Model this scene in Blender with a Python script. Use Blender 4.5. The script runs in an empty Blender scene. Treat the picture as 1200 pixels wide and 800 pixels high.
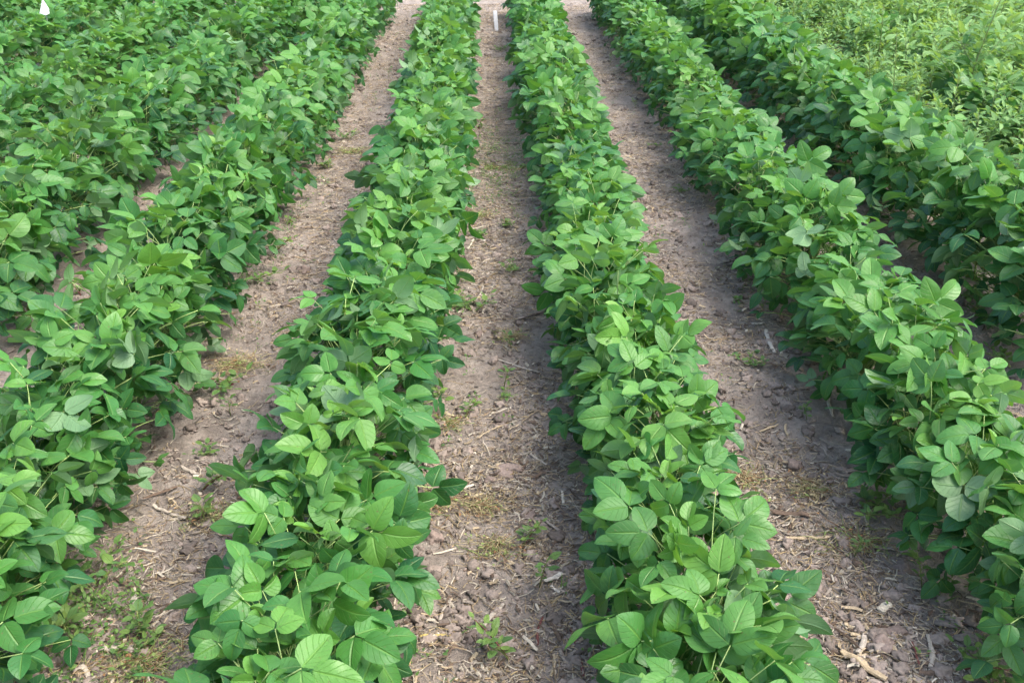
import bpy, math, random
import numpy as np
from mathutils import Vector, Matrix

rng = np.random.default_rng(41)
random.seed(7)
R = math.radians
S = bpy.context.scene
COL = S.collection

# ------------------------------------------------------------------ camera
F_PX, PITCH, YAW, CAM_H = 1200.0, R(26.4), R(1.24), 1.82
CAM = np.array([0.0, 0.0, CAM_H])
cam_d = bpy.data.cameras.new('camera')
cam = bpy.data.objects.new('camera', cam_d)
COL.objects.link(cam)
cam.location = CAM
cam.rotation_euler = (math.pi / 2 - PITCH, 0, -YAW)
cam_d.sensor_width = 36.0
cam_d.lens = 36.0 * F_PX / 1200.0
cam_d.clip_start, cam_d.clip_end = 0.05, 2000
cam_d.dof.use_dof = True
cam_d.dof.focus_distance = 3.0
cam_d.dof.aperture_fstop = 11
S.camera = cam
_fw = np.array([math.sin(YAW) * math.cos(PITCH), math.cos(YAW) * math.cos(PITCH), -math.sin(PITCH)])
_rt = np.array([math.cos(YAW), -math.sin(YAW), 0.0])
_up = np.cross(_rt, _fw)


def at(px, py, z=0.0):
    """ground point seen at a place of the 1200 x 800 photograph"""
    d = _fw + _rt * (px - 600) / F_PX - _up * (py - 400) / F_PX
    t = (z - CAM_H) / d[2]
    p = CAM + d * t
    return p[0], p[1]


def proj(x, y, z):
    v = np.array([x, y, z]) - CAM
    zc = v @ _fw
    return 600 + F_PX * (v @ _rt) / zc, 400 - F_PX * (v @ _up) / zc


# ------------------------------------------------------------------ noise and ground height
def _hash(ix, iy, seed):
    h = (ix.astype(np.int64) * 374761393 + iy.astype(np.int64) * 668265263 + seed * 974634777) & 0xffffffff
    h = ((h ^ (h >> 13)) * 1274126177) & 0xffffffff
    return ((h ^ (h >> 16)) & 0xffff) / 65535.0


def vnoise(x, y, seed=0):
    x = np.asarray(x, float); y = np.asarray(y, float)
    ix, iy = np.floor(x), np.floor(y)
    fx, fy = x - ix, y - iy
    fx = fx * fx * (3 - 2 * fx); fy = fy * fy * (3 - 2 * fy)
    ix = ix.astype(np.int64); iy = iy.astype(np.int64)
    a, b = _hash(ix, iy, seed), _hash(ix + 1, iy, seed)
    c, d = _hash(ix, iy + 1, seed), _hash(ix + 1, iy + 1, seed)
    return (a * (1 - fx) + b * fx) * (1 - fy) + (c * (1 - fx) + d * fx) * fy


ROWS = {'L6': -4.58, 'L5': -3.75, 'L4': -2.92, 'L3': -2.06, 'L2': -1.25, 'L1': -0.375, 'R1': 0.45, 'R2': 1.34, 'R3': 2.14, 'R4': 3.08}


def ground_h(x, y):
    x = np.asarray(x, float); y = np.asarray(y, float)
    h = 0.020 * (vnoise(x * 2.1, y * 2.1, 1) - .5) + 0.014 * (vnoise(x * 6.3, y * 6.3, 2) - .5)
    lump = vnoise(x * 17, y * 17, 3)
    h += 0.034 * np.clip(lump - .5, 0, 1) ** 1.2 * (vnoise(x * 3.1, y * 3.1, 9) ** 1.0)
    h += 0.012 * (vnoise(x * 34, y * 34, 4) - .5) + 0.011 * (vnoise(x * 62, y * 62, 5) - .5)
    h += 0.006 * np.cos((x - 0.45) / 0.85 * 2 * math.pi)      # rows sit a little higher than the paths
    fade = np.clip(1.2 - np.hypot(x, y - 5) / 30, 0.0, 1)
    return h * fade


# ------------------------------------------------------------------ small helpers
def new_mesh(name, verts, faces, smooth=True, uv=None, attrs=None):
    m = bpy.data.meshes.new(name)
    m.from_pydata(np.asarray(verts).tolist(), [], faces if isinstance(faces, list) else np.asarray(faces).tolist())
    if smooth:
        m.polygons.foreach_set('use_smooth', np.ones(len(m.polygons), bool))
    if uv is not None:
        lay = m.uv_layers.new(name='UVMap')
        idx = np.empty(len(m.loops), np.int32); m.loops.foreach_get('vertex_index', idx)
        lay.data.foreach_set('uv', np.asarray(uv, np.float32)[idx].ravel())
    for k, a in (attrs or {}).items():
        at_ = m.attributes.new(k, 'FLOAT_COLOR', 'POINT')
        a = np.asarray(a, np.float32)
        if a.shape[1] == 3:
            a = np.hstack([a, np.ones((len(a), 1), np.float32)])
        at_.data.foreach_set('color', a.ravel())
    m.update()
    return m


def link(name, mesh, mat, parent=None, **props):
    if mat is not None and len(mesh.materials) == 0:
        mesh.materials.append(mat)
    o = bpy.data.objects.new(name, mesh)
    COL.objects.link(o)
    o.parent = parent
    for k, v in props.items():
        o[k] = v
    return o


def root(name, loc, rotz=0, scale=1, label=None, category=None, group=None):
    o = bpy.data.objects.new(name, None)
    o.empty_display_size = 0.05
    COL.objects.link(o)
    o.location = loc
    o.rotation_euler = (0, 0, rotz)
    o.scale = scale if hasattr(scale, '__len__') else (scale,) * 3
    if label: o['label'] = label
    if category: o['category'] = category
    if group: o['group'] = group
    return o


def norm(v):
    return v / (np.linalg.norm(v) + 1e-9)


def rot(v, axis, a):
    axis = norm(axis)
    return v * math.cos(a) + np.cross(axis, v) * math.sin(a) + axis * (axis @ v) * (1 - math.cos(a))


class Geo:
    """collects leaves, tubes and chips into one mesh"""
    def __init__(s):
        s.v, s.f, s.uv, s.c, s.n = [], [], [], [], 0

    def add(s, v, f, uv=None, c=(0, 0, 0)):
        v = np.asarray(v, float)
        s.v.append(v)
        s.f.extend([tuple(int(i) + s.n for i in q) for q in f])
        s.uv.append(np.zeros((len(v), 2)) if uv is None else uv)
        c = np.asarray(c, float)
        s.c.append(np.tile(c, (len(v), 1)) if c.ndim == 1 else c)
        s.n += len(v)

    def mesh(s, name, attr='tint', smooth=True):
        return new_mesh(name, np.vstack(s.v), s.f, smooth, np.vstack(s.uv), {attr: np.vstack(s.c)})

    def tube(s, pts, r0, r1, sides=5, c=(0, 0, 0)):
        pts = np.asarray(pts, float)
        n = len(pts)
        vs, fs = [], []
        for i in range(n):
            t = norm(pts[min(i + 1, n - 1)] - pts[max(i - 1, 0)])
            a = np.cross(t, [0.13, 0.31, 0.94]); a = norm(a); b = np.cross(t, a)
            r = r0 + (r1 - r0) * i / (n - 1)
            for k in range(sides):
                w = 2 * math.pi * k / sides
                vs.append(pts[i] + (a * math.cos(w) + b * math.sin(w)) * r)
        for i in range(n - 1):
            for k in range(sides):
                k2 = (k + 1) % sides
                fs.append((i * sides + k, i * sides + k2, (i + 1) * sides + k2, (i + 1) * sides + k))
        fs.append(tuple(range(sides))[::-1])
        fs.append(tuple(range((n - 1) * sides, n * sides)))
        s.add(vs, fs, None, c)


_grid_cache = {}


def grid(nu, nv):
    if (nu, nv) not in _grid_cache:
        u = np.linspace(0, 1, nu + 1); v = np.linspace(-1, 1, nv + 1)
        U, V = np.meshgrid(u, v, indexing='ij')
        f = [(i * (nv + 1) + j, (i + 1) * (nv + 1) + j, (i + 1) * (nv + 1) + j + 1, i * (nv + 1) + j + 1)
             for i in range(nu) for j in range(nv)]
        _grid_cache[(nu, nv)] = (U.ravel(), V.ravel(), f)
    return _grid_cache[(nu, nv)]


def leaflet(g, base, d, n, L, W, fold=.15, droop=.5, roll=.1, wave=.06, c=(0, 0, 0), nu=10, nv=6, ea=.5, eb=.84, side=0.0):
    """one leaf blade: rounded base, pointed tip, folded on its midrib, drooping along its length"""
    U, V, f = grid(nu, nv)
    um = ea / (ea + eb)
    prof = (U ** ea) * ((1 - U) ** eb) / (um ** ea * (1 - um) ** eb)
    hw = prof * W / 2
    y = V * hw * (1 + side * np.sign(V))
    ang = -droop * U ** 1.4 + droop * .25
    us = np.linspace(0, 1, 24)
    an = -droop * us ** 1.4 + droop * .25
    cx = np.concatenate([[0], np.cumsum(np.cos(an[1:])) / 23]); cz = np.concatenate([[0], np.cumsum(np.sin(an[1:])) / 23])
    X = np.interp(U, us, cx) * L; Z = np.interp(U, us, cz) * L
    av = np.abs(V)
    ph = rng.uniform(0, 6.28, 2)
    off = fold * av * hw - roll * V ** 2 * hw + wave * W * av ** 1.5 * np.where(V > 0, np.sin(U * 7.5 + ph[0]), np.sin(U * 6.5 + ph[1])) * prof
    # slight pillows between the side veins
    off += rng.uniform(.008, .026) * W * np.sin((U - av * .32) * 2 * math.pi * 5) * np.sin(np.clip(av, 0, 1) * math.pi)
    px = X - np.sin(ang) * off
    pz = Z + np.cos(ang) * off
    yv = np.cross(n, d)
    P = np.asarray(base) + np.outer(px, d) + np.outer(y, yv) + np.outer(pz, n)
    g.add(P, f, np.stack([U, V * .5 + .5], 1), c)


def orient(d, up=(0, 0, 1), rollj=0.0):
    d = norm(np.asarray(d, float))
    n = np.asarray(up, float) - d * (d @ np.asarray(up, float))
    n = norm(n)
    return d, rot(n, d, rollj)


# ------------------------------------------------------------------ materials
def mat_new(name):
    m = bpy.data.materials.new(name)
    m.use_nodes = True
    nt = m.node_tree
    nt.nodes.clear()
    out = nt.nodes.new('ShaderNodeOutputMaterial')
    return m, nt, out


def N(nt, t, **kw):
    n = nt.nodes.new(t)
    for k, v in kw.items():
        setattr(n, k, v)
    return n


def mixc(nt, fac, a, b, blend='MIX'):
    n = nt.nodes.new('ShaderNodeMix'); n.data_type = 'RGBA'; n.blend_type = blend
    for i, v in ((0, fac), (6, a), (7, b)):
        if hasattr(v, 'default_value') or hasattr(v, 'is_output'):
            nt.links.new(v, n.inputs[i])
        elif isinstance(v, (int, float)):
            n.inputs[i].default_value = v
        else:
            n.inputs[i].default_value = (*v, 1)
    return n.outputs[2]


def mth(nt, op, a, b=0.0, c=0.0, clamp=False):
    n = nt.nodes.new('ShaderNodeMath'); n.operation = op; n.use_clamp = clamp
    for i, v in enumerate((a, b, c)):
        if isinstance(v, (int, float)):
            n.inputs[i].default_value = v
        else:
            nt.links.new(v, n.inputs[i])
    return n.outputs[0]


def leaf_material(name, dark, mid, young, under, transl=.3, rough=.5, veins=6.0, spec=.45):
    m, nt, out = mat_new(name)
    L = nt.links.new
    at_ = N(nt, 'ShaderNodeAttribute', attribute_name='tint')
    sep = N(nt, 'ShaderNodeSeparateColor'); L(at_.outputs['Color'], sep.inputs[0])
    oi = N(nt, 'ShaderNodeObjectInfo')
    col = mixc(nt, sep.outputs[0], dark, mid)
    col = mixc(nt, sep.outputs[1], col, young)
    hsv = N(nt, 'ShaderNodeHueSaturation')
    L(mth(nt, 'MULTIPLY_ADD', oi.outputs['Random'], .018, .491), hsv.inputs['Hue'])
    L(mth(nt, 'MULTIPLY_ADD', oi.outputs['Random'], -.2, 1.1), hsv.inputs['Value'])
    L(col, hsv.inputs['Color']); col = hsv.outputs[0]
    # veins from the leaf's own coordinates
    uv = N(nt, 'ShaderNodeUVMap'); sx = N(nt, 'ShaderNodeSeparateXYZ'); L(uv.outputs[0], sx.inputs[0])
    av = mth(nt, 'ABSOLUTE', mth(nt, 'MULTIPLY_ADD', sx.outputs[1], 2.0, -1.0))
    st = mth(nt, 'FRACT', mth(nt, 'MULTIPLY', mth(nt, 'MULTIPLY_ADD', av, -.30, sx.outputs[0]), veins))
    tri = mth(nt, 'ABSOLUTE', mth(nt, 'MULTIPLY_ADD', st, 2.0, -1.0))
    sidev = mth(nt, 'SUBTRACT', 1.0, mth(nt, 'MULTIPLY', tri, 7.0), clamp=True)
    midv = mth(nt, 'SUBTRACT', 1.0, mth(nt, 'MULTIPLY', av, 9.0), clamp=True)
    vein = mth(nt, 'MAXIMUM', mth(nt, 'MULTIPLY', sidev, .45), midv)
    col = mixc(nt, mth(nt, 'MULTIPLY', vein, .42), col, (young[0] * 1.25, young[1] * 1.1, young[2] * 1.25))
    # blotchy leaf surface, tiny brown specks
    tc = N(nt, 'ShaderNodeTexCoord')
    no = N(nt, 'ShaderNodeTexNoise'); no.inputs['Scale'].default_value = 38; no.inputs['Detail'].default_value = 4
    L(tc.outputs['Object'], no.inputs['Vector'])
    col = mixc(nt, .32, col, mixc(nt, no.outputs[0], (.25, .25, .25), (.75, .75, .75)), 'OVERLAY')
    n2 = N(nt, 'ShaderNodeTexNoise'); n2.inputs['Scale'].default_value = 150; n2.inputs['Detail'].default_value = 1
    L(tc.outputs['Object'], n2.inputs['Vector'])
    speck = mth(nt, 'MULTIPLY', mth(nt, 'SUBTRACT', n2.outputs[0], .705), 9.0, clamp=True)
    col = mixc(nt, speck, col, (.16, .13, .05))
    n3 = N(nt, 'ShaderNodeTexNoise'); n3.inputs['Scale'].default_value = 17; n3.inputs['Detail'].default_value = 3
    L(tc.outputs['Object'], n3.inputs['Vector'])
    col = mixc(nt, mth(nt, 'MULTIPLY', mth(nt, 'SUBTRACT', n3.outputs[0], .60), 2.6, clamp=True), col, young)
    geo = N(nt, 'ShaderNodeNewGeometry')
    colf = mixc(nt, mth(nt, 'MULTIPLY', geo.outputs['Backfacing'], .75), col, under)
    pb = N(nt, 'ShaderNodeBsdfPrincipled')
    L(colf, pb.inputs['Base Color'])
    L(mth(nt, 'MULTIPLY_ADD', sep.outputs[2], .22, rough - .1), pb.inputs['Roughness'])
    pb.inputs['Specular IOR Level'].default_value = spec
    bump = N(nt, 'ShaderNodeBump'); bump.inputs['Strength'].default_value = .6; bump.inputs['Distance'].default_value = .005
    hh = mth(nt, 'SUBTRACT', mth(nt, 'MULTIPLY', no.outputs[0], .8), mth(nt, 'MULTIPLY', vein, .8))
    L(hh, bump.inputs['Height']); L(bump.outputs[0], pb.inputs['Normal'])
    tr = N(nt, 'ShaderNodeBsdfTranslucent')
    L(mixc(nt, 1.0, col, (1.5, 1.25, .55), 'MULTIPLY'), tr.inputs[0])
    mx = N(nt, 'ShaderNodeMixShader'); mx.inputs[0].default_value = transl
    L(pb.outputs[0], mx.inputs[1]); L(tr.outputs[0], mx.inputs[2])
    L(mx.outputs[0], out.inputs[0])
    return m


def attr_material(name, rough=.8, spec=.2, bump=.3, scale=220, transl=0):
    """colour from the piece itself, with fine fibre variation"""
    m, nt, out = mat_new(name)
    L = nt.links.new
    at_ = N(nt, 'ShaderNodeAttribute', attribute_name='tint')
    tc = N(nt, 'ShaderNodeTexCoord')
    no = N(nt, 'ShaderNodeTexNoise'); no.inputs['Scale'].default_value = scale; no.inputs['Detail'].default_value = 5
    L(tc.outputs['Object'], no.inputs['Vector'])
    col = mixc(nt, .7, at_.outputs['Color'], mixc(nt, no.outputs[0], (.12, .12, .12), (.88, .88, .88)), 'OVERLAY')
    pb = N(nt, 'ShaderNodeBsdfPrincipled'); L(col, pb.inputs['Base Color'])
    pb.inputs['Roughness'].default_value = rough; pb.inputs['Specular IOR Level'].default_value = spec
    b = N(nt, 'ShaderNodeBump'); b.inputs['Strength'].default_value = bump; b.inputs['Distance'].default_value = .002
    L(no.outputs[0], b.inputs['Height']); L(b.outputs[0], pb.inputs['Normal'])
    L(pb.outputs[0], out.inputs[0])
    return m


def soil_material():
    m, nt, out = mat_new('soil')
    L = nt.links.new
    geo = N(nt, 'ShaderNodeNewGeometry')

    def noise(sc, det=6, rough=.6):
        n = N(nt, 'ShaderNodeTexNoise'); n.inputs['Scale'].default_value = sc
        n.inputs['Detail'].default_value = det; n.inputs['Roughness'].default_value = rough
        L(geo.outputs['Position'], n.inputs['Vector'])
        return n.outputs[0]
    big, mid, fine, grit = noise(1.3, 3), noise(9, 5), noise(60, 8, .7), noise(260, 4, .7)
    ramp = N(nt, 'ShaderNodeValToRGB'); L(mid, ramp.inputs[0])
    ramp.color_ramp.elements[0].position = .32; ramp.color_ramp.elements[0].color = (.185, .155, .130, 1)
    ramp.color_ramp.elements[1].position = .68; ramp.color_ramp.elements[1].color = (.42, .366, .312, 1)
    col = mixc(nt, mth(nt, 'MULTIPLY', big, .5), ramp.outputs[0], (.355, .302, .256))
    col = mixc(nt, .75, col, mixc(nt, fine, (.15, .15, .15), (.85, .85, .85)), 'OVERLAY')
    straw = mth(nt, 'MULTIPLY', mth(nt, 'SUBTRACT', grit, .60), 6.0, clamp=True)
    col = mixc(nt, mth(nt, 'MULTIPLY', straw, .55), col, (.45, .36, .26))
    dark = mth(nt, 'MULTIPLY', mth(nt, 'SUBTRACT', .425, grit), 7.0, clamp=True)  # low grit: shade of soil cracks and crevices, painted into the colour
    col = mixc(nt, mth(nt, 'MULTIPLY', dark, .6), col, (.075, .052, .042))
    pb = N(nt, 'ShaderNodeBsdfPrincipled'); L(col, pb.inputs['Base Color'])
    pb.inputs['Roughness'].default_value = .95; pb.inputs['Specular IOR Level'].default_value = .12
    b = N(nt, 'ShaderNodeBump'); b.inputs['Strength'].default_value = 1.0; b.inputs['Distance'].default_value = .014
    L(mth(nt, 'MULTIPLY_ADD', grit, .35, fine), b.inputs['Height']); L(b.outputs[0], pb.inputs['Normal'])
    L(pb.outputs[0], out.inputs[0])
    return m


M_LEAF = leaf_material('soybean_leaf', (.020, .105, .036), (.068, .238, .046), (.175, .385, .060), (.20, .34, .17), transl=.33, rough=.45, spec=.5)
M_WEED = leaf_material('pale_weed_leaf', (.095, .26, .070), (.19, .39, .125), (.29, .48, .17), (.24, .40, .18), transl=.36, rough=.55, veins=7)
M_SEED = leaf_material('seedling_leaf', (.055, .14, .045), (.10, .22, .06), (.20, .32, .07), (.16, .26, .11), transl=.25, rough=.55, veins=5)
M_STEM = attr_material('green_stem', .55, .35, .15, 90)
M_STRAW = attr_material('straw', .75, .25, .5, 240)
M_CLOD = attr_material('clod_soil', .95, .1, 1.0, 130)
M_SOIL = soil_material()

# ------------------------------------------------------------------ ground: one sheet out to the horizon
def lines(lo, hi, step0, grow_lo, grow_hi, c0, c1):
    inner = list(np.arange(c0, c1, step0))
    a, s = c0, step0
    left = []
    while a > lo:
        s *= grow_lo; a -= s; left.append(a)
    b, s = inner[-1], step0
    right = []
    while b < hi:
        s *= grow_hi; b += s; right.append(b)
    return np.array(left[::-1] + inner + right)


gx = lines(-250, 250, .0095, 1.035, 1.035, -1.7, 1.8)
gy = lines(-60, 400, .0095, 1.10, 1.0085, 1.75, 4.2)
GX, GY = np.meshgrid(gx, gy, indexing='ij')
GZ = ground_h(GX, GY)
nx, ny = len(gx), len(gy)
I = np.arange(nx * ny).reshape(nx, ny)
quads = np.stack([I[:-1, :-1], I[1:, :-1], I[1:, 1:], I[:-1, 1:]], -1).reshape(-1, 4)
gm = new_mesh('ground', np.stack([GX, GY, GZ], -1).reshape(-1, 3), quads)
link('ground', gm, M_SOIL, kind='structure')


def gh(x, y):
    return float(ground_h(np.array([x]), np.array([y]))[0])


# ------------------------------------------------------------------ soybean plants
def bez(a, b, c, n=7):
    t = np.linspace(0, 1, n)[:, None]
    return (1 - t) ** 2 * np.asarray(a) + 2 * t * (1 - t) * np.asarray(b) + t ** 2 * np.asarray(c)


def trifoliate(g, P, d, n, L, c, young=0):
    """three leaflets: a stalked end leaflet and two at the sides"""
    wr = rng.uniform(.60, .74)
    dd = rng.uniform(.15, .95)
    # end leaflet
    dt = rot(d, np.cross(n, d), rng.uniform(-.1, .35)); nt_ = n - dt * (n @ dt); nt_ = norm(nt_)
    dt, nt_ = norm(dt), rot(nt_, dt, rng.normal(0, .22))
    cc = np.array([np.clip(c[0] + rng.normal(0, .1), 0, 1), np.clip(c[1] + rng.normal(0, .03), 0, 1), rng.uniform(0, 1)])
    leaflet(g, P + d * L * .22, dt, nt_, L, L * wr, fold=rng.uniform(.02, .42) + young * .5, droop=dd, roll=rng.uniform(-.05, .25), wave=rng.uniform(.02, .075), c=cc)
    for sgn in (-1, 1):
        ds = rot(d, n, sgn * rng.uniform(1.0, 1.4))
        tilt = rng.normal(.18, .25)
        ds = rot(ds, np.cross(n, ds), tilt)
        ns = norm(n - ds * (n @ ds)); ns = rot(ns, ds, -sgn * rng.normal(.12, .25))
        cc = np.array([np.clip(c[0] + rng.normal(0, .1), 0, 1), np.clip(c[1] + rng.normal(0, .03), 0, 1), rng.uniform(0, 1)])
        leaflet(g, P + ds * L * .03, norm(ds), ns, L * rng.uniform(.86, .98), L * wr * rng.uniform(.9, 1.05), fold=rng.uniform(.02, .42) + young * .5,
                droop=rng.uniform(.1, .85), roll=rng.uniform(-.05, .25), wave=rng.uniform(.02, .075), c=cc, side=.10 * sgn)


STEMC, PETC = np.array([.20, .30, .085]), np.array([.30, .42, .14])


def soybean_meshes(i, nleaf=64):
    fol, tip, stem = Geo(), Geo(), Geo()
    H = rng.uniform(.40, .45); Rr = rng.uniform(.225, .26)
    lean = rng.normal(0, .025, 2)
    axis = [(np.array([lean[0] * t ** 1.5, lean[1] * t ** 1.5, H * .80 * t])) for t in np.linspace(0, 1, 7)]
    stem.tube(axis, .0042, .0024, 6, STEMC)
    # two or three side branches
    br = [axis]
    for k in range(rng.integers(2, 4)):
        az = rng.uniform(0, 6.28); h0 = rng.uniform(.05, .13)
        a = np.array([lean[0] * .1, lean[1] * .1, h0])
        e = np.array([math.cos(az) * .11, math.sin(az) * .11, H * rng.uniform(.55, .8)])
        mid_ = np.array([math.cos(az) * .09, math.sin(az) * .09, h0 + .06])
        pts = bez(a, mid_, e); stem.tube(pts, .003, .0018, 5, STEMC)
        br.append(list(pts))
    a0 = rng.uniform(0, 6.28)
    for k in range(nleaf):
        t = (k + rng.uniform(.1, .9)) / nleaf
        az = a0 + k * 2.39996 + rng.normal(0, .25)
        z = H * (.10 + .93 * t ** .80) + rng.normal(0, .012)
        rmax = Rr * (1.0 - .50 * t ** 2.6) * (.84 + .16 * min(1, t * 3))
        r = rmax * (rng.uniform(.55, 1.0) if t < .6 else math.sqrt(rng.uniform(.02, 1.0)))
        P = np.array([math.cos(az) * r, math.sin(az) * r, max(z, .045)])
        src = br[rng.integers(0, len(br))] if t > .3 else axis
        sidx = min(len(src) - 1, max(0, int((P[2] / H) * rng.uniform(.45, .75) * len(src))))
        s0 = np.asarray(src[sidx])
        if s0[2] > P[2] - .01:
            s0 = np.asarray(src[max(0, sidx - 2)])
        out = np.array([math.cos(az), math.sin(az), 0])
        midp = s0 * .55 + P * .45 + np.array([0, 0, .035]) - out * .02
        pts = bez(s0, midp, P, 6)
        stem.tube(pts, .0019, .0012, 4, PETC * rng.uniform(.8, 1.15))
        outward = min(1, r / (Rr + 1e-6))
        pitch = R(rng.normal(16 - 46 * outward * (1.15 - .65 * t), 26))
        yawj = az + rng.normal(0, .65)
        d = np.array([math.cos(yawj) * math.cos(pitch), math.sin(yawj) * math.cos(pitch), math.sin(pitch)])
        d, n = orient(d, (out[0] * .3, out[1] * .3, 1), rng.normal(0, .62))
        if rng.uniform() < .035: n = -n
        L = rng.uniform(.052, .093) * (.72 + .33 * min(1, t * 1.9))
        if P[2] < .1:
            L *= .8
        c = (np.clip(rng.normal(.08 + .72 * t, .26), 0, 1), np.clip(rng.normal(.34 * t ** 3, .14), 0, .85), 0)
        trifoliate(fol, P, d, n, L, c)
    # young leaves at the shoot tips
    for b in br:
        e = np.asarray(b[-1])
        for k in range(2 if b is axis else 1):
            az = rng.uniform(0, 6.28)
            d = np.array([math.cos(az) * .7, math.sin(az) * .7, rng.uniform(.3, .9)]); d, n = orient(d, (0, 0, 1), rng.normal(0, .4))
            P = e + d * rng.uniform(.03, .06) + np.array([0, 0, .02])
            stem.tube(bez(e, (e + P) / 2 + np.array([0, 0, .005]), P, 4), .0014, .001, 4, PETC)
            trifoliate(tip, P, d, n, rng.uniform(.032, .058), (.85, rng.uniform(.5, .9), 0), 1)
    return fol.mesh('foliage'), stem.mesh('stem'), tip.mesh('young_leaves')


NVAR = 34
VARS = [soybean_meshes(i) for i in range(NVAR)]

ORD = ('first second third fourth fifth sixth seventh eighth ninth tenth eleventh twelfth thirteenth fourteenth fifteenth sixteenth '
       'seventeenth eighteenth nineteenth twentieth twenty-first twenty-second twenty-third twenty-fourth twenty-fifth').split()
ROWNAME = {'L1': 'first row left of middle path', 'R1': 'first row right of middle path', 'L2': 'second row left of middle path',
           'R2': 'second row right of middle path', 'L3': 'third row left of middle path', 'R3': 'third row right of middle path',
           'L4': 'fourth row left of middle path', 'R4': 'broken row inside the pale weeds', 'L5': 'fifth row left of middle path',
           'L6': 'sixth row left of middle path'}
SPACE = .27


def put_soybean(x, y, sc, rz, label, group):
    k = int(rng.integers(0, NVAR))
    fm, sm, tm = VARS[k]
    o = root('soybean_plant', (x, y, gh(x, y) - .006), rz, sc, label, 'soybean plant', group)
    o.rotation_euler = (rng.normal(0, .035), rng.normal(0, .035), rz)
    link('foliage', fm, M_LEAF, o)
    link('stem', sm, M_STEM, o)
    link('young_leaves', tm, M_LEAF, o, label='pale young leaves at the shoot tips')
    return o


SOY_COUNT = 0
for rk, rx in ROWS.items():
    spots = []
    y = 1.12 + rng.uniform(0, .1)
    while y < 13.5:
        sc = 1.01 + .11 * (float(vnoise(np.array([y * .9]), np.array([rx * 3]), 21)[0]) - .5) + rng.normal(0, .03)
        sc *= {'L1': 1.04, 'R1': 1.03, 'L2': 1.08, 'R2': 1.03, 'R3': 1.20, 'L3': 1.17, 'L4': 1.05, 'L5': 1.05, 'L6': 1.05, 'R4': 1.08}.get(rk, 1.0)
        x = rx + rng.normal(0, .015) + .04 * (float(vnoise(np.array([y * .55]), np.array([rx * 2]), 22)[0]) - .5)
        near = min(1.0, max(0.0, (3.3 - y) / 1.6))
        x += {'L1': -.045 * near, 'R1': -.01 * near, 'R3': -.020 * max(0, y - 5), 'L3': .016 * max(0, y - 5)}.get(rk, 0.0)
        if y < 2.3: sc *= .98
        u, v = proj(x, y, .25)
        u2, v2 = proj(x, y, .44)
        half = .26 / (np.linalg.norm(np.array([x, y, .3]) - CAM)) * F_PX
        if -half < u < 1200 + half and v2 < 800 + half * .9 and v > -half * .4:
            if not (rk == 'R4' and rng.uniform() < .55):
                spots.append((x, y, sc))
        y += SPACE * rng.uniform(.88, 1.12) * (.84 if y < 4.2 else 1.0)
    n = len(spots)
    for i, (x, y, sc) in enumerate(spots):
        look = 'tall' if sc > 1.12 else 'short' if sc < .93 else 'leafy'
        k, end = (i, 'near') if i < (n + 1) // 2 else (n - 1 - i, 'far')
        lab = f'{look} green soybean plant, {ORD[k]} from the {end} end of {ROWNAME[rk]}'
        put_soybean(x, y, (sc * rng.uniform(.95, 1.08), sc * rng.uniform(.95, 1.08), sc * rng.uniform(.93, 1.06)), rng.uniform(0, 6.28), lab,
                    'soybean plants growing in rows')
        SOY_COUNT += 1
print('soybean plants', SOY_COUNT)

# ------------------------------------------------------------------ tall pale weeds behind the third row on the right
def weed_meshes():
    fol, stem = Geo(), Geo()
    H = rng.uniform(.50, .72)
    lean = rng.normal(0, .05, 2)
    ax = [np.array([lean[0] * t ** 1.6, lean[1] * t ** 1.6, H * t]) for t in np.linspace(0, 1, 9)]
    stem.tube(ax, .0035, .0014, 5, np.array([.17, .20, .07]))
    shoots = [(ax, 1.0)]
    for k in range(rng.integers(6, 9)):
        az = rng.uniform(0, 6.28); i0 = rng.integers(1, 5)
        a = ax[i0]; ln = rng.uniform(.16, .30)
        e = a + np.array([math.cos(az) * ln * .7, math.sin(az) * ln * .7, ln * rng.uniform(.6, 1.0)])
        pts = bez(a, a + np.array([math.cos(az) * ln * .5, math.sin(az) * ln * .5, ln * .25]), e, 6)
        stem.tube(pts, .0022, .001, 4, np.array([.20, .27, .09])); shoots.append((list(pts), .8))
    for pts, s in shoots:
        P = np.array(pts); nl = 44 if s == 1 else 26
        for k in range(nl):
            t = .25 + .75 * (k + .5) / nl
            q = np.array([np.interp(t, np.linspace(0, 1, len(P)), P[:, j]) for j in range(3)])
            az = k * 2.4 + rng.normal(0, .3)
            pit = R(rng.normal(22 + 28 * max(0, t - .8) * 5, 16))
            d = np.array([math.cos(az) * math.cos(pit), math.sin(az) * math.cos(pit), math.sin(pit)])
            d, n = orient(d, (0, 0, 1), rng.normal(0, .35))
            L = rng.uniform(.048, .088) * (1.0 - .45 * max(0, t - .7) / .3)
            st = q + d * L * .35
            fol_c = (rng.uniform(0, 1), np.clip(rng.normal(.15 + .55 * t ** 2, .18), 0, 1), rng.uniform(0, 1))
            stem.tube([q, st], .0008, .0006, 3, np.array([.26, .36, .13]))
            leaflet(fol, st, d, n, L, L * rng.uniform(.28, .42), fold=rng.uniform(.1, .5), droop=rng.uniform(.2, 1.1), wave=.04, c=fol_c, nu=6, nv=4, ea=.6, eb=.85)
    return fol.mesh('foliage'), stem.mesh('stem')


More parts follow.
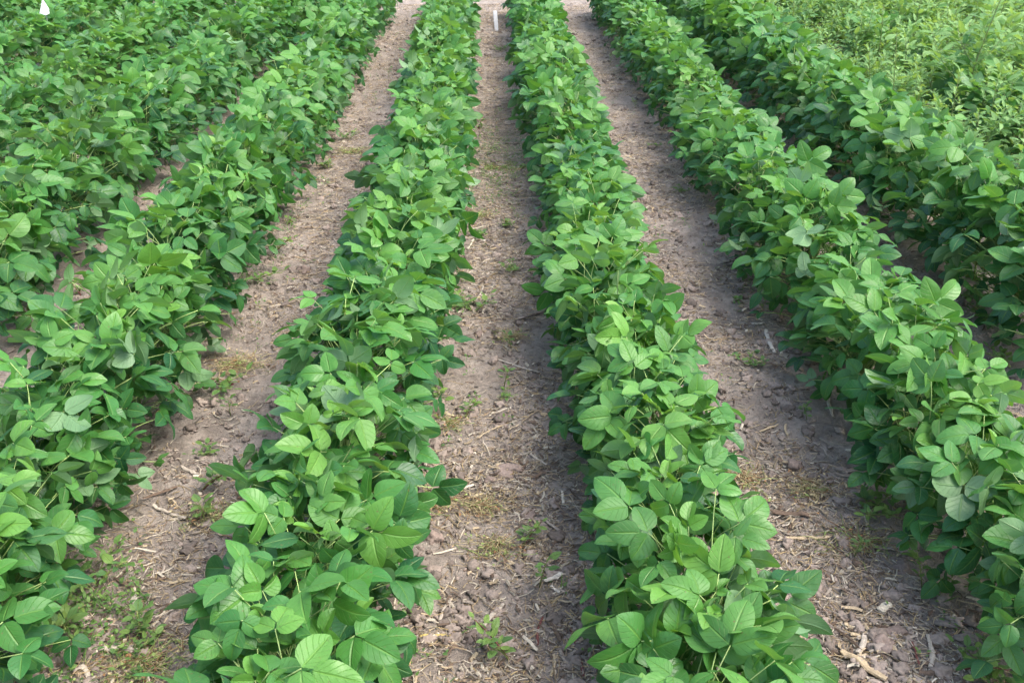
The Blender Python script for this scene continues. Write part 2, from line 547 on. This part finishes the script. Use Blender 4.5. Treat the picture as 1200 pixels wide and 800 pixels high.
WV = [weed_meshes() for _ in range(12)]
pts = []
tries = 0
while tries < 20000 and len(pts) < 280:
    tries += 1
    x = rng.uniform(2.3, 7.2); y = rng.uniform(3.6, 12.9)
    if x < 2.52 - .040 * max(0, y - 6): continue
    u, v = proj(x, y, .5)
    if not (u < 1270 and v > -60 and u > 740): continue
    if y > 8.5 and x < 2.3: continue
    if any((x - a) ** 2 + (y - b) ** 2 < .235 ** 2 for a, b in pts): continue
    pts.append((x, y))
pts.sort(key=lambda p: p[1])
edge = [p for p in pts if p[0] < 2.86 - .045 * max(0, p[1] - 6)]
inner = [p for p in pts if p[0] >= 2.86 - .045 * max(0, p[1] - 6)]
ne = len(edge)
for lst, is_edge in ((edge, True), (inner, False)):
    for i, (x, y) in enumerate(lst):
        fm, sm = WV[int(rng.integers(0, len(WV)))]
        if is_edge:
            j, w = (i, 'near') if i < (ne + 1) // 2 else (ne - 1 - i, 'far')
            lab = f'pale upright weed, {ORD[j]} from the {w} end of the patch edge beside the beans'
            grp = 'pale weeds along the edge of the patch'
        else:
            lab = 'pale upright weed crowded inside the patch, beyond those edging the bean row'
            grp = 'pale weeds inside the patch'
        s = rng.uniform(.78, 1.02) if is_edge else rng.uniform(.72, 1.45)
        o = root('tall_weed', (x, y, gh(x, y) - .005), rng.uniform(0, 6.28), s, lab, 'weed', grp)
        link('foliage', fm, M_WEED, o); link('stem', sm, M_STEM, o)

# ------------------------------------------------------------------ low weeds in the paths
def seedling_meshes(kind):
    fol, stem = Geo(), Geo()
    red = np.array([.17, .06, .05])
    nst = rng.integers(2, 5) if kind == 'spread' else 1
    for b in range(nst):
        az = rng.uniform(0, 6.28); ln = rng.uniform(.05, .10)
        el = rng.uniform(.25, .7) if kind == 'spread' else 1.3
        e = np.array([math.cos(az) * math.cos(el), math.sin(az) * math.cos(el), math.sin(el)]) * ln
        pts = bez((0, 0, 0), e * .5 + np.array([0, 0, .015]), e, 5)
        stem.tube(pts, .0017, .001, 4, red if rng.uniform() < .35 else np.array([.22, .27, .08]))
        nl = rng.integers(8, 14)
        for k in range(nl):
            t = .25 + .75 * (k + .5) / nl
            q = np.array([np.interp(t, np.linspace(0, 1, 5), pts[:, j]) for j in range(3)])
            a2 = k * 2.4 + rng.normal(0, .3)
            d = np.array([math.cos(a2), math.sin(a2), rng.uniform(.1, .7)]); d, n = orient(d, (0, 0, 1), rng.normal(0, .3))
            L = rng.uniform(.013, .029)
            st = q + d * L * .4
            stem.tube([q, st], .0007, .0006, 3, np.array([.25, .30, .10]))
            leaflet(fol, st, d, n, L, L * rng.uniform(.45, .65), fold=.2, droop=rng.uniform(.1, .8), c=(rng.uniform(0, 1), np.clip(rng.normal(.35, .25), 0, 1), rng.uniform(0, 1)), nu=6, nv=4)
    return fol.mesh('foliage'), stem.mesh('stem')


SV = [seedling_meshes('spread') for _ in range(8)] + [seedling_meshes('up') for _ in range(5)]
PATHN = {'left': 'the left bare path', 'mid': 'the middle bare path', 'right': 'the right bare path',
         'fl': 'the narrow far-left path', 'fr': 'the shaded far-right path'}
SEEDS = {
    'mid': [(598, 772, 1.25), (705, 708, .0), (632, 690, 1.1), (612, 640, .9), (470, 700, .8), (520, 480, 1.1), (545, 490, .8), (590, 455, 1.0), (600, 408, .8), (585, 470, .7),
            (555, 362, 1.2), (600, 320, .8), (566, 275, .9), (590, 265, .7), (555, 235, 1.0), (610, 200, .8), (560, 150, 1.0), (615, 118, 1.0), (588, 60, .9)],
    'left': [(40, 770, 1.4), (75, 735, 1.5), (110, 690, 1.3), (55, 710, 1.5), (165, 745, 1.2), (240, 610, 1.2), (235, 575, 1.2), (190, 740, 1.0), (255, 530, .9), (275, 450, 1.2), (250, 460, 1.3), (300, 330, 1.3), (320, 300, 1.2), (345, 262, .9), (385, 200, 1.0), (410, 165, .9), (270, 485, .9), (440, 120, .8), (455, 90, .8)],
    'right': [(1015, 605, 1.2), (1000, 655, .8), (1080, 690, 1.1), (1100, 700, .9), (1125, 785, 1.2), (945, 495, .7), (875, 430, .8), (890, 372, .8), (767, 170, .9), (800, 225, .7), (1160, 790, 1.0), (860, 355, .7), (715, 75, .8), (745, 128, .7)],
    'fl': [(40, 385, 1.3), (20, 400, 1.2), (95, 345, 1.0), (185, 245, .9)],
    'fr': [(1150, 375, 1.2), (1185, 430, 1.2), (1130, 350, 1.1), (1010, 225, 1.0), (1050, 270, 1.1)],
}
for pk, lst in SEEDS.items():
    lst = sorted([q for q in lst if q[2] > 0], key=lambda q: -q[1])
    n = len(lst)
    for i, (px, py, s) in enumerate(lst):
        x, y = at(px, py)
        j, w = (i, 'near') if i < (n + 1) // 2 else (n - 1 - i, 'far')
        fm, sm = SV[int(rng.integers(0, len(SV)))]
        o = root('weed_seedling', (x, y, gh(x, y) - .003), rng.uniform(0, 6.28), s * 1.15,
                 f'low green weed, {ORD[j]} from the {w} end of {PATHN[pk]}', 'weed', 'low weeds sprouting in the paths')
        link('foliage', fm, M_SEED, o); link('stem', sm, M_STEM, o)

# fine low greenery that fringes the paths and greens the far middle path
g = Geo()
rg = np.random.default_rng(12)
spots_ = []
for cx, hw, n in ((.037, .33, 620), (-.82, .32, 760), (.90, .34, 480), (-1.67, .28, 160), (1.79, .30, 260)):
    for k in range(n):
        yy = 1.75 + rg.uniform(0, 1) ** 1.3 * 9.5
        side_ = rg.choice([-1, 1], p=[.62, .38])
        xx = cx + side_ * hw * (1.02 - abs(rg.normal(0, .34)))
        if float(vnoise(np.array([xx * 2.5]), np.array([yy * 1.6]), 55)[0]) < rg.uniform(.3, .75): continue
        spots_.append((xx, yy, .9))
for k in range(520):
    px, py = rg.normal(580, 26), rg.normal(190, 34)
    if 20 < py < 300: spots_.append((*at(px, py), .8))
for k in range(190):
    px = rg.uniform(0, 175); py = rg.normal(735, 45) + (60 - px) * .15
    if py < 810: spots_.append((*at(px, py), 1.1))
for xx, yy, s_ in spots_:
    base = np.array([xx, yy, gh(xx, yy)])
    for q in range(rg.integers(4, 9)):
        a = rg.uniform(0, 6.28); hgt = rg.uniform(.006, .035) * s_
        st = base + np.array([math.cos(a), math.sin(a), 0]) * rg.uniform(.002, .03) + np.array([0, 0, hgt])
        d, n = orient((math.cos(a), math.sin(a), rg.uniform(-.1, .9)), (0, 0, 1), rg.normal(0, .4))
        grass = rg.uniform() < .3
        Lq = rg.uniform(.025, .06) if grass else rg.uniform(.008, .020)
        leaflet(g, st if not grass else base, d, n, Lq * s_, Lq * s_ * (.07 if grass else rg.uniform(.35, .6)), fold=.25, droop=rg.uniform(.1, .9),
                c=(rg.uniform(0, 1), np.clip(rg.normal(.3, .25), 0, 1), rg.uniform(0, 1)), nu=4, nv=2)
o = link('ground_cover', g.mesh('ground_cover'), M_SEED, kind='stuff')
o['label'] = 'fine low green growth fringing the bare paths'; o['category'] = 'ground cover'

# withered weed mats
def dried_mat(rad, n, greenish):
    g = Geo()
    for k in range(n):
        a, r = rng.uniform(0, 6.28), rad * min(1.15, abs(rng.normal(0, .6)))
        p = np.array([math.cos(a) * r, math.sin(a) * r * .62, rng.uniform(.002, .016)])
        b = rng.uniform(0, 6.28); ln = rng.uniform(.012, .075)
        q = p + np.array([math.cos(b) * ln, math.sin(b) * ln, rng.uniform(-.006, .014)])
        q[2] = max(q[2], .002)
        mid_ = (p + q) / 2 + rng.normal(0, .008, 3); mid_[2] = abs(mid_[2]) + .003
        c = np.array([.43, .355, .20]) if rng.uniform() > greenish else np.array([.27, .36, .11])
        if rng.uniform() < .15: c = np.array([.30, .17, .08])
        g.tube(bez(p, mid_, q, 4), rng.uniform(.0007, .0014), .0006, 3, c * rng.uniform(.7, 1.2))
        if rng.uniform() < .35:
            d, nn = orient(rng.normal(0, 1, 3) * [1, 1, .3], (0, 0, 1), rng.normal(0, .5))
            leaflet(g, q, d, nn, rng.uniform(.008, .018), .006, fold=.6, droop=1.2, c=c * rng.uniform(.7, 1.2), nu=4, nv=2)
    return g.mesh('dried_weed')


DRIED = [
    (505, 590, .12, 170, .25, 'large mat of withered yellow weed by the left beans on the middle path'),
    (568, 592, .08, 90, .1, 'withered tan weed mat lying mid-width on the middle path, near the front'),
    (580, 640, .10, 110, .3, 'withered weed tangle with reddish bits in front of the nearest mat on the middle path'),
    (580, 196, .20, 260, .7, 'wide yellow-green patch of withered weed across the far middle path'),
    (555, 255, .10, 80, .6, 'small withered weed patch just nearer than the wide yellow-green one'),
    (600, 395, .07, 60, .2, 'little tan withered weed tuft at mid length of the middle path'),
    (525, 500, .08, 90, .4, 'withered weed tuft under the left bean leaves of the middle path'),
    (250, 605, .12, 170, .35, 'withered weed tangle beside the beans on the left path'),
    (275, 430, .14, 180, .15, 'wide orange-tan withered weed mat on the left path'),
    (165, 780, .14, 200, .5, 'nearest withered yellow weed mat on the left path'),
    (410, 180, .14, 120, .5, 'yellow-green withered patch on the far left path'),
    (950, 575, .10, 110, .15, 'withered tan mat at mid length of the right path'),
    (1010, 640, .11, 110, .45, 'withered yellow-green mat nearer the camera on the right path'),
    (870, 560, .08, 80, .2, 'withered straw-coloured tuft beside bean leaves on the right path'),
]
for px, py, rad, n, gr, lab in DRIED:
    x, y = at(px, py)
    o = link('dried_weed', dried_mat(rad, int(n * 1.7), gr), M_STRAW, label=lab, category='dried weed', group='withered weed mats')
    o.location = (x, y, gh(x, y) + .002)

# ------------------------------------------------------------------ straw, chips and crumbs on the soil
PATHS = [(.037, .33), (-.82, .32), (.90, .34), (-1.67, .28), (1.79, .3), (-2.5, .25), (-3.33, .25)]


def scatter_straw(n, name, lens, wids, cols, seed, flat=.35, clump=.78):
    """many bent three-sided slivers lying on the soil, as one mesh"""
    r = np.random.default_rng(seed)
    PA = np.array(PATHS); pi = r.choice(len(PATHS), size=n, p=[.30, .22, .26, .07, .09, .03, .03])
    Y = 1.7 + (r.uniform(0, 1, n) ** 1.45) * 11
    X = PA[pi, 0] + np.clip(r.normal(0, .66, n), -1.35, 1.35) * PA[pi, 1]
    keep = (.65 * vnoise(X * 4 + 9, Y * 3, 31) + .35 * vnoise(X * 13, Y * 13, 32)) > r.uniform(.18, clump, n)
    X, Y = X[keep], Y[keep]; n = len(X)
    L = np.minimum(r.lognormal(math.log(lens), .6, n), .13); W = wids * r.uniform(.5, 1.7, n)
    A = r.uniform(0, 2 * math.pi, n)
    ca, sa = np.cos(A)[:, None], np.sin(A)[:, None]
    t = np.linspace(-.5, .5, 4)[None, :]
    bend = (r.normal(0, .10, n) * L)[:, None] * (1 - 4 * t ** 2)
    xs = X[:, None] + ca * L[:, None] * t - sa * bend
    ys = Y[:, None] + sa * L[:, None] * t + ca * bend
    hg = ground_h(xs, ys)
    z = hg * .55 + hg.max(1, keepdims=True) * .45 + W[:, None] * .3 + r.uniform(0, .007, n)[:, None] + t * (r.normal(0, .10, n) * L)[:, None]
    z = np.maximum(z, hg + W[:, None] * .1)
    P = np.stack([xs, ys, z], -1)                                    # n,4,3
    wd = np.stack([-np.sin(A), np.cos(A), r.normal(0, .3, n)], -1)[:, None, :]
    tw = (W[:, None] * (1 - .6 * np.abs(t) * r.uniform(.1, 1, (n, 1))))[..., None] * .5
    th = np.minimum(W * flat, .0022)[:, None, None] * np.array([0, 0, 1.0])
    V = np.stack([P - wd * tw, P + th, P + wd * tw], 2).reshape(-1, 3)  # n,4,3 corners
    f1 = []
    for i in range(3):
        for q in range(3):
            q2 = (q + 1) % 3
            f1.append((i * 3 + q, i * 3 + q2, i * 3 + 3 + q2, i * 3 + 3 + q))
    base = (np.arange(n) * 12)[:, None, None]
    quads_ = (base + np.array(f1)[None]).reshape(-1, 4).tolist()
    tris = (base + np.array([(2, 1, 0), (9, 10, 11)])[None]).reshape(-1, 3).tolist()
    C = np.array(cols)[r.integers(0, len(cols), n)] * r.uniform(.55, 1.2, (n, 1))
    me = new_mesh(name, V, quads_ + tris, False, None, {'tint': np.repeat(C, 12, 0)})
    return link(name, me, M_STRAW, kind='stuff')


TAN, PALE, GREY, BROWN = (.40, .32, .21), (.52, .46, .36), (.30, .255, .21), (.15, .105, .075)
o = scatter_straw(170000, 'straw_litter', .020, .0022, [TAN, TAN, PALE, PALE, GREY, GREY, BROWN, (.44, .33, .17), (.36, .27, .17)], 5, .5)
o['label'] = 'tan and grey bits of straw strewn over the bare paths'; o['category'] = 'straw litter'
o = scatter_straw(30000, 'stalk_chip_litter', .017, .0062, [TAN, GREY, GREY, BROWN, BROWN, PALE], 6)
o['label'] = 'flat grey and brown chips of old stalk strewn over the bare paths'; o['category'] = 'chip litter'


def clod_mesh(g, p, s, r, c):
    bm_v, f = CLOD_T
    k = r.uniform(.75, 1.25, 3) * s
    nz = 1 + .62 * (vnoise(bm_v[:, 0] * 1.7 + r.uniform(0, 50), bm_v[:, 1] * 1.7 + bm_v[:, 2] * 1.3 + r.uniform(0, 50), 3) - .5) * 2 \
        + .34 * (vnoise(bm_v[:, 0] * 4.7 + r.uniform(0, 50), bm_v[:, 1] * 4.7 + bm_v[:, 2] * 3.9, 8) - .5) * 2
    v = bm_v * nz[:, None] * k * np.array([1, 1, .62])
    a = r.uniform(0, 6.28)
    v = np.stack([v[:, 0] * math.cos(a) - v[:, 1] * math.sin(a), v[:, 0] * math.sin(a) + v[:, 1] * math.cos(a), v[:, 2]], 1)
    g.add(v + p, f, None, c)


def ico(sub):
    import bmesh
    b = bmesh.new(); bmesh.ops.create_icosphere(b, subdivisions=sub, radius=1)
    v = np.array([q.co[:] for q in b.verts]); f = [tuple(x.index for x in q.verts) for q in b.faces]; b.free()
    return v, f


CLOD_1, CLOD_2 = ico(1), ico(3)
r2 = np.random.default_rng(77)
g = Geo()
NC = 30000
PA = np.array(PATHS); pi = r2.choice(len(PATHS), size=NC, p=[.30, .22, .28, .07, .09, .02, .02])
Y = 1.7 + (r2.uniform(0, 1, NC) ** 1.7) * 10; X = PA[pi, 0] + r2.uniform(-1.2, 1.2, NC) * PA[pi, 1]
keep = vnoise(X * 5, Y * 5, 41) > r2.uniform(.1, .75, NC)
for x, y in zip(X[keep], Y[keep]):
    s = min(.0028 * math.exp(r2.exponential(.58)), .019)
    CLOD_T = CLOD_2 if s > .007 else CLOD_1
    clod_mesh(g, np.array([x, y, gh(x, y) + s * .2]), s, r2, np.array([.27, .222, .188]) * r2.uniform(.55, 1.25))
o = link('soil_crumbs', g.mesh('soil_crumbs'), M_CLOD, kind='stuff')
o['label'] = 'grey-brown soil crumbs scattered over the bare paths'; o['category'] = 'soil crumbs'

CLOD_T = ico(3)
CLODS = [(600, 551, .034, 'biggest pale soil clod, at mid width of the middle path'), (511, 633, .022, 'dark rounded soil clod beside the withered mat, middle path left edge'),
         (553, 742, .020, 'round pale clod by the bleached curved stalk at the front of the middle path'),
         (575, 566, .018, 'small clod touching the biggest pale clod on the middle path'),
         (1030, 762, .030, 'upright grey clod beside the bleached stalk on the right path'), (1045, 740, .026, 'rounded brown clod behind the upright grey one on the right path'),
         (905, 355, .028, 'dark clod under the beans at mid length of the right path'), (870, 350, .022, 'broken clod on the upper middle of the right path'),
         (356, 318, .024, 'dark grey clod by the left bean row on the left path'), (930, 545, .022, 'flat clod at the middle of the right path'),
         (1055, 668, .028, 'shaded dark clod under the right beans'), (562, 390, .018, 'small clod on the middle path at mid length'),
         (620, 600, .018, 'small clod right of the withered mats on the middle path')]
for px, py, s, lab in CLODS:
    x, y = at(px, py); g = Geo()
    clod_mesh(g, np.zeros(3), s, r2, np.array([.25, .195, .165]) * r2.uniform(.8, 1.1))
    o = link('soil_clod', g.mesh('soil_clod'), M_CLOD, label=lab, category='soil clod', group='lumps of soil on the paths')
    o.location = (x, y, gh(x, y) + s * .02)

# larger stalk pieces, seen singly
WHITE, BLEACH, WARM, DARK, RED = (.58, .52, .44), (.42, .365, .295), (.42, .33, .21), (.10, .075, .06), (.14, .05, .042)
STALKS = [
    (897, 391, 907, 419, .016, WHITE, 'short bleached white stalk piece at mid length of the right path'),
    (971, 463, 976, 491, .012, BLEACH, 'upright-looking grey stalk piece in the shade of the right beans'),
    (580, 421, 632, 436, .005, WHITE, 'long thin white straw lying across the middle path'),
    (581, 434, 612, 434, .007, BROWN, 'brown stalk piece just below the long white straw'),
    (920, 632, 974, 631, .012, WARM, 'tan flat stalk piece lying sideways on the right path'),
    (985, 767, 1038, 800, .018, WARM, 'big tan stalk running out of the bottom edge on the right path'),
    (1012, 748, 1003, 772, .014, BLEACH, 'bleached stalk standing slanted beside the big tan stalk'),
    (996, 745, 1018, 747, .012, WARM, 'short tan stalk just above the slanted bleached stalk'),
    (1086, 748, 1089, 790, .012, BLEACH, 'pale stub of stalk with a green tip at the right front'),
    (1066, 752, 1076, 782, .006, RED, 'red stem lying left of the pale stub on the right path'),
    (1030, 722, 1042, 712, .022, PALE, 'pale broad chip behind the grey clod on the right path'),
    (637, 685, 659, 677, .016, WHITE, 'white shiny chip on the front of the middle path'),
    (645, 690, 656, 696, .010, WHITE, 'smaller white chip just below the shiny one'),
    (633, 660, 662, 674, .008, DARK, 'dark forked stick beside the white chip'),
    (634, 606, 657, 622, .010, GREY, 'grey stalk piece by the right beans of the middle path'),
    (659, 578, 660, 592, .010, PALE, 'short pale stub under the right beans of the middle path'),
    (622, 535, 641, 547, .010, BLEACH, 'thin bleached piece beyond the biggest clod'),
    (560, 742, 590, 708, .012, BLEACH, 'curved bleached stalk at the front of the middle path'),
    (480, 714, 512, 720, .006, WARM, 'thin tan straw touching the left beans at the front of the middle path'),
    (492, 744, 528, 742, .009, (.48, .38, .14), 'yellow bent straw at the left front of the middle path'),
    (514, 728, 524, 705, .008, BLEACH, 'bleached forked straw above the yellow bent straw'),
    (613, 745, 630, 762, .010, PALE, 'pale brown stalk piece right of the front weed'),
    (630, 755, 636, 722, .007, RED, 'red bent weed stem at the front of the middle path'),
    (668, 735, 684, 792, .008, RED, 'long red weed stem under the right beans at the front'),
    (560, 515, 588, 500, .007, TAN, 'tan straw at mid width of the middle path beside the left bean leaves'),
    (573, 489, 594, 480, .006, PALE, 'pale straw piece slanting beyond the tan one'),
    (552, 276, 569, 281, .014, WHITE, 'pale chip close to the left beans on the far middle path'),
    (574, 292, 586, 285, .014, WARM, 'warm tan chip right of the pale one on the far middle path'),
    (548, 293, 555, 281, .010, PALE, 'slanted pale chip under the left beans on the far middle path'),
    (553, 355, 566, 334, .008, BLEACH, 'bleached straw leaning to the left beans, middle path'),
    (600, 378, 640, 366, .010, DARK, 'dark bark-like stick at mid length of the middle path'),
    (168, 586, 208, 573, .012, BROWN, 'brown stick at the bean edge of the left path'),
    (180, 594, 218, 608, .012, BLEACH, 'bleached stalk in the middle of the left path'),
    (212, 546, 232, 555, .012, BLEACH, 'pale stalk beyond the brown stick on the left path'),
    (275, 545, 298, 536, .010, BROWN, 'brown stalk piece by the right-hand beans of the left path'),
    (134, 679, 158, 690, .008, BROWN, 'thin brown stick mid path at the left front'),
    (157, 698, 160, 710, .014, WHITE, 'white papery chip on the left path'),
    (98, 754, 126, 730, .008, RED, 'bright red stem lying on the left path front'),
    (118, 766, 160, 764, .018, BLEACH, 'fat bleached stalk lying sideways at the left front'),
    (95, 785, 105, 800, .014, BLEACH, 'bleached stalk end cut by the bottom edge at the left front'),
    (890, 505, 912, 497, .009, WARM, 'tan stalk piece on the right path beyond the withered mat'),
    (921, 497, 923, 510, .008, WARM, 'small tan stub lying right of the tan stalk piece'),
    (880, 385, 893, 384, .010, WHITE, 'small white chip beyond the bleached stalk piece on the right path'),
    (845, 310, 868, 306, .009, DARK, 'dark stick at the foot of the right beans far up the right path'),
    (905, 600, 948, 606, .016, BROWN, 'reddish-brown rotten stalk across the right path'),
]
for (x1, y1, x2, y2, w, c, lab) in STALKS:
    a, b = np.array(at(x1, y1)), np.array(at(x2, y2))
    g = Geo(); n = 9
    t = np.linspace(0, 1, n)
    P = np.stack([a[0] + (b[0] - a[0]) * t, a[1] + (b[1] - a[1]) * t], 1)
    L = np.linalg.norm(b - a); pd = np.array([-(b - a)[1], (b - a)[0]]) / (L + 1e-9)
    P += np.outer(np.sin(t * math.pi), pd) * L * rng.normal(0, .05)
    zg = ground_h(P[:, 0], P[:, 1]); z = np.maximum(zg, zg.mean()) + w * .28 + .004
    o3 = np.array([P[:, 0].mean(), P[:, 1].mean(), 0])
    vs, fs = [], []
    sides = 8
    for i in range(n):
        jit = 1 + .12 * rng.normal()
        ww = w * .5 * jit * (1 if 0 < i < n - 1 else rng.uniform(.5, .95))
        for q in range(sides):
            an = 2 * math.pi * q / sides
            rr = 1 + .10 * rng.normal()
            vs.append([P[i, 0] + pd[0] * math.cos(an) * ww * rr, P[i, 1] + pd[1] * math.cos(an) * ww * rr, z[i] + math.sin(an) * ww * .5 * rr])
    for i in range(n - 1):
        for q in range(sides):
            q2 = (q + 1) % sides
            fs.append((i * sides + q, i * sides + q2, (i + 1) * sides + q2, (i + 1) * sides + q))
    fs += [tuple(range(sides))[::-1], tuple(range((n - 1) * sides, n * sides))]
    cc = np.array(c) * (1 + .12 * rng.normal(size=(len(vs), 1)))
    g.add(np.array(vs) - o3, fs, None, np.clip(cc, .02, .8))
    nm = 'red_stem' if c == RED else 'stalk_piece'
    o = link(nm, g.mesh(nm, smooth=False), M_STRAW, label=lab, category='plant stem' if c == RED else 'stalk piece', group='old stalk pieces on the paths' if c != RED else 'red weed stems on the paths')
    o.location = o3

# ------------------------------------------------------------------ markers
def plain(name, col, rough=.5):
    m, nt, out = mat_new(name)
    geo = N(nt, 'ShaderNodeNewGeometry')
    no = N(nt, 'ShaderNodeTexNoise'); no.inputs['Scale'].default_value = 45; no.inputs['Detail'].default_value = 5
    nt.links.new(geo.outputs['Position'], no.inputs['Vector'])
    pb = N(nt, 'ShaderNodeBsdfPrincipled')
    nt.links.new(mixc(nt, no.outputs[0], tuple(c * .82 for c in col), tuple(min(1, c * 1.1) for c in col)), pb.inputs['Base Color'])
    pb.inputs['Roughness'].default_value = rough
    nt.links.new(pb.outputs[0], out.inputs[0])
    return m


def box_mesh(name, sx, sy, z0, z1, bev=.002, taper=1.0):
    import bmesh
    b = bmesh.new()
    v = [b.verts.new((x * sx / 2 * (taper if z == z0 else 1), y * sy / 2, z)) for z in (z0, z1) for x, y in ((-1, -1), (1, -1), (1, 1), (-1, 1))]
    for f in ((0, 3, 2, 1), (4, 5, 6, 7), (0, 1, 5, 4), (1, 2, 6, 5), (2, 3, 7, 6), (3, 0, 4, 7)):
        b.faces.new([v[i] for i in f])
    bmesh.ops.bevel(b, geom=b.edges[:], offset=bev, segments=2, affect='EDGES')
    m = bpy.data.meshes.new(name); b.to_mesh(m); b.free()
    return m


x, y = at(582, 34)
o = link('plot_stake', box_mesh('plot_stake', .042, .010, -.05, .200, .002, .85), plain('white_plastic', (.88, .89, .90)),
         label='narrow white plot stake standing in the far end of the middle path', category='plot stake')
o.location = (x, y, gh(x, y)); o.rotation_euler = (R(-6), R(-4), R(8))

# pointed white marker among the leaves far left: a folded card on a wire
x, y = at(53, 13, .50)
mk = root('pointed_marker', (x, y, gh(x, y)), R(12), 1, 'white pointed marker sticking out above the leaves at the far left', 'marker')
g = Geo()
hb, ht, wb = .475, .595, .043
vs = [(-wb, -.02, hb + .008), (0, -.035, hb - .006), (wb, .012, hb + .004), (.0, .045, hb + .008), (-.004, .004, ht)]
g.add(vs, [(0, 1, 4), (1, 2, 4), (2, 3, 4), (3, 0, 4), (3, 2, 1, 0)], None, (.8, .8, .8))
link('cone_top', g.mesh('cone_top', smooth=False), plain('white_card', (.80, .80, .84)), mk)
g = Geo(); g.tube([(0, .004, -.04), (0, .004, hb + .03)], .0022, .0022, 6, (.3, .3, .3)); link('wire', g.mesh('wire'), M_STEM, mk)

# ------------------------------------------------------------------ light
SUN_EL, SUN_AZ = R(58), R(108)           # azimuth clockwise from +Y: from the right, a little behind the camera
w = bpy.data.worlds.new('World'); S.world = w; w.use_nodes = True
nt = w.node_tree; nt.nodes.clear()
sky = N(nt, 'ShaderNodeTexSky', sky_type='NISHITA'); sky.sun_disc = False
sky.sun_elevation = SUN_EL; sky.sun_rotation = SUN_AZ; sky.dust_density = 4.0; sky.air_density = 1.0; sky.ozone_density = 1.0
bg = N(nt, 'ShaderNodeBackground'); bg.inputs[1].default_value = .15
wo = N(nt, 'ShaderNodeOutputWorld')
nt.links.new(sky.outputs[0], bg.inputs[0]); nt.links.new(bg.outputs[0], wo.inputs[0])
sl = bpy.data.lights.new('sun', 'SUN'); sl.energy = 1.0; sl.angle = R(44); sl.color = (1, .965, .90)
so = bpy.data.objects.new('sun', sl); COL.objects.link(so)
dirv = Vector((math.sin(SUN_AZ) * math.cos(SUN_EL), math.cos(SUN_AZ) * math.cos(SUN_EL), math.sin(SUN_EL)))
so.rotation_euler = dirv.to_track_quat('Z', 'Y').to_euler()
so.location = (4, 0, 6)

S.view_settings.view_transform = 'Standard'
S.view_settings.look = 'None'
S.view_settings.exposure = 1.62
S.view_settings.gamma = 1.0
S.render.engine = 'CYCLES'
S.cycles.use_denoising = True
S.cycles.denoising_input_passes = 'RGB_ALBEDO_NORMAL'
S.cycles.denoising_prefilter = 'NONE'
S.cycles.sample_clamp_indirect = 4.0
S.cycles.max_bounces = 8
S.cycles.diffuse_bounces = 4
S.cycles.transmission_bounces = 4
